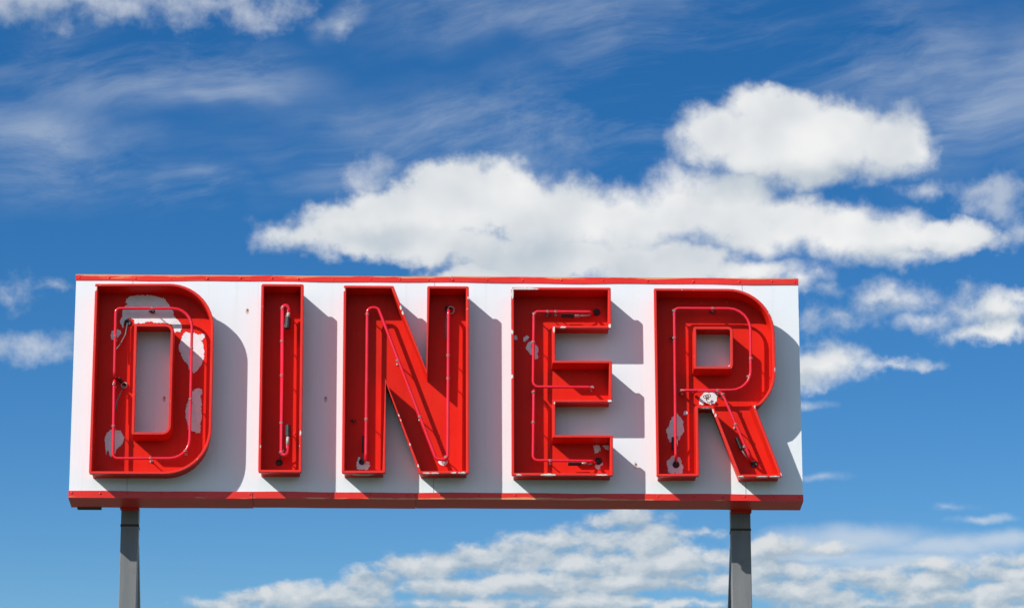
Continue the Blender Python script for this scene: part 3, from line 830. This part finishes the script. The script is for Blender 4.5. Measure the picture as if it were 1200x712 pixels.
# I: straight tube with a hook at each end
hook_t = [(-1.495 + 0.031 * (1 - math.cos(t)), 1.835 + 0.040 * math.sin(t)) for t in [i * math.pi / 8 for i in range(9)]]
hook_b = [(-1.481 + 0.030 * (1 - math.cos(t)), 0.425 - 0.042 * math.sin(t)) for t in [i * math.pi / 8 for i in range(9)]]
neon('I', [(-1.433, 1.785)] + hook_t[::-1] + hook_b + [(-1.421, 0.490)], 0.0001, r=0.016)
sleeve('I', (-1.438, TY, 1.752), (-1.446, TY, 1.640), 0.029, ((-1.433, TY, 1.800), (-1.438, TY, 1.750)))
sleeve('I', (-1.420, TY, 0.570), (-1.420, TY, 0.680), 0.026, ((-1.421, TY, 0.480), (-1.420, TY, 0.572)))
for z in (1.845, 1.515, 1.17, 0.70, 0.41): support('I', -1.49 + (1.2 - z) * 0.009, z)
cable_hole('I', -1.501, 0.343, 0.028)
wire('I', [(-1.501, -0.038, 0.350), (-1.475, -0.10, 0.42), (-1.425, -0.12, 0.48)], 0.006)
wire('I', [(-1.462, -0.13, 1.82), (-1.458, -0.15, 1.72), (-1.462, -0.13, 1.64)], 0.0045)
stud('I', -1.495, 1.991); stud('I', -1.36, 0.63)

# N: up the first leg, down the diagonal, up the last leg
neon('N', [(-0.6755, 0.36), (-0.676, 1.856), (-0.572, 1.856), (-0.006, 0.350), (0.103, 0.353), (0.1045, 1.83)], {'d': 0.05, 2: 0.062, 3: 0.05, 4: 0.05, 5: 0.04},
     dip0=(-0.69, 0.345), dip1=(0.112, 1.87), r=0.0155)
for x, z in ((-0.676, 0.74), (-0.677, 1.79), (-0.38, 1.325), (-0.165, 0.77), (0.103, 1.38), (0.104, 1.15), (0.085, 0.375)): support('N', x, z)
sleeve('N', (-0.70, -0.085, 0.60), (-0.70, -0.065, 0.435), 0.016)
cable_hole('N', -0.712, 0.356, 0.028); cable_hole('N', 0.100, 1.885, 0.026)
wire('N', [(-0.700, -0.07, 0.46), (-0.705, -0.05, 0.40), (-0.712, -0.038, 0.36)], 0.007)
wire('N', [(0.098, -0.038, 1.88), (0.082, -0.07, 1.78), (0.078, -0.08, 1.66), (0.080, -0.10, 1.56)], 0.011)
bm = bmesh.new()
tube_mesh(bm, [(0.128 + 0.032 * math.cos(t), -0.05, 1.868 + 0.036 * math.sin(t)) for t in [i * 2 * math.pi / 14 for i in range(15)]], 0.008, 6)
finish('insulator_ring', bm, 'clear_glass', LETTERS['N'], smooth=True)
bm = bmesh.new()
tube_mesh(bm, [(0.04 + 0.018 * math.cos(t), -0.042 - 0.002 * t, 0.375 + 0.013 * math.sin(t)) for t in [i * 2 * math.pi / 8 for i in range(18)]], 0.004, 5)
finish('wire_coil', bm, 'wire_grey', LETTERS['N'], smooth=True)
stud('N', -0.654, 1.988); stud('N', 0.092, 1.989); stud('N', -0.763, 1.629)

# E: two tubes, meeting at the middle arm
neon('E', [(1.475, 1.829), (0.926, 1.828), (0.917, 1.074), (1.475, 1.074)], {'d': 0.04, 2: 0.045, 3: 0.055}, dip0=(1.50, 1.835), dip1=(1.49, 1.076))
neon('E', [(0.924, 1.052), (0.915, 0.346), (1.490, 0.343)], {'d': 0.04, 2: 0.045}, dip0=(0.929, 1.045), dip1=(1.515, 0.35))
for x, z in ((1.14, 1.828), (1.06, 1.828), (0.928, 1.805), (0.920, 1.02), (0.918, 0.72), (1.485, 1.074), (1.08, 0.344), (0.921, 1.52)): support('E', x, z)
sleeve('E', (1.19, -0.10, 1.800), (1.316, -0.10, 1.800), 0.0195, ((1.316, -0.10, 1.80), (1.372, -0.10, 1.802)))
sleeve('E', (1.25, -0.10, 0.326), (1.376, -0.10, 0.330), 0.0195, ((1.376, -0.10, 0.330), (1.432, -0.10, 0.335)))
cable_hole('E', 1.536, 1.86, 0.031); cable_hole('E', 1.542, 0.373, 0.031)
wire('E', [(1.37, -0.10, 0.325), (1.44, -0.08, 0.322), (1.50, -0.05, 0.345), (1.542, -0.038, 0.373)], 0.008)
wire('E', [(1.37, -0.10, 1.803), (1.46, -0.08, 1.81), (1.536, -0.038, 1.86)], 0.006)
stud('E', 1.42, 1.25); stud('E', 0.85, 0.22); stud('E', 1.05, 1.70); stud('E', 0.80, 1.50)

# R: bowl and stem in one tube, the leg in another
neon('R', [(2.275, 0.385), (2.281, 1.870), (3.016, 1.871), (3.003, 1.055), (2.345, 1.047)], {'d': 0.04, 2: 0.045, 3: 0.21, 4: 0.19}, dip0=(2.280, 0.372), dip1=(2.333, 1.047))
neon('R', [(2.47, 1.043), (2.722, 1.043), (2.985, 0.385)], {'d': 0.05, 2: 0.09}, dip0=(2.46, 1.046), dip1=(3.00, 0.375))
for x, z in ((2.279, 1.845), (2.655, 1.871), (2.277, 1.57), (3.012, 1.37), (2.985, 1.19), (2.69, 1.046), (2.345, 1.047), (2.735, 1.012), (2.855, 0.71), (2.935, 0.49)): support('R', x, z)
sleeve('R', (2.262, -0.09, 0.60), (2.262, -0.07, 0.475), 0.021)
dv = Vector((0.263, 0, -0.658)).normalized()
pc = Vector((2.885, -0.10, 0.535))
sleeve('R', pc - dv * 0.06, pc + dv * 0.06, 0.019)
wire('R', [(2.295, -0.12, 0.60), (2.300, -0.08, 0.46), (2.286, -0.038, 0.343)], 0.006)
wire('R', [pc + dv * 0.06, (2.95, -0.10, 0.41), (3.03, -0.038, 0.352)], 0.006)
cable_hole('R', 2.286, 0.343, 0.029); cable_hole('R', 3.033, 0.352, 0.029)
bm = bmesh.new()
tube_mesh(bm, [(2.565 + 0.02 * math.cos(t) + 0.003 * t, -0.042 - 0.003 * t, 1.012 + 0.016 * math.sin(t)) for t in [i * 2 * math.pi / 8 for i in range(22)]], 0.004, 5)
finish('wire_coil', bm, 'rusty_screw', LETTERS['R'], smooth=True)
stud('R', 2.552, 1.97); stud('R', 3.05, 1.02); stud('R', 2.80, 1.98)

# ------------------------------------------------------------------ posts, braces, hidden rails
bm = bmesh.new()
box(bm, -3.445, -3.215, T + 0.008, T + 0.075, -0.016, 0.012)
finish('mounting_plate', bm, 'rusty_weld', sign, up=True)
for z in (0.20, 1.90):
    bm = bmesh.new()
    box(bm, -3.3, 3.3, T + 0.001, PY - 0.002, z, z + 0.08, 0.004)
    finish('mounting_rail', bm, 'cabinet_steel', sign, up=True)

for xc, w, zw in ((-2.944, 0.168, -0.165), (2.932, 0.190, -0.176)):
    bm = bmesh.new()
    box(bm, xc - w / 2, xc + w / 2, PY, PY + 0.15, 0.03, ZB + 2.0, 0.006)
    post = finish('support_post', bm, 'grey_post_paint', sign)
    bm = bmesh.new()
    box(bm, xc - w / 2 - 0.004, xc + w / 2 + 0.004, PY - 0.006, PY + 0.156, ZB + zw - 0.011, ZB + zw + 0.011, 0.004)
    finish('weld_seam', bm, 'rusty_weld', post)
    bm = bmesh.new()
    box(bm, xc - w / 2 - 0.006, xc + w / 2 + 0.006, T + 0.010, PY - 0.003, ZB - 0.02, ZB + 0.12)
    finish('post_bracket', bm, 'red_strip_bottom', post)
    bm = bmesh.new()
    box(bm, xc - 0.24, xc + 0.24, PY - 0.16, PY + 0.31, 0.004, 0.03, 0.004)
    finish('base_plate', bm, 'grey_post_paint', post)
    # raking brace behind the post, down to its own footing
    bm = bmesh.new()
    y0, z0 = PY + 0.152, ZB - 0.30
    sl = 0.74
    hw = w / 2 - 0.004
    sec = [(-hw, 0.0), (hw, 0.0), (hw, 0.10), (-hw, 0.10)]
    a = [bm.verts.new((xc + sx, y0 + sy, z0 + 0.0)) for sx, sy in sec]
    b = [bm.verts.new((xc + sx, y0 + sy + sl * (z0 - 0.03), 0.03)) for sx, sy in sec]
    bridge(bm, a, b); bm.faces.new(a); bm.faces.new(b)
    finish('rear_brace', bm, 'grey_post_paint', sign)
    bm = bmesh.new()
    yb = y0 + sl * z0
    box(bm, xc - 0.3, xc + 0.3, yb - 0.3, yb + 0.4, -0.05, 0.028, 0.01)
    finish('concrete_footing', bm, 'concrete', sign)
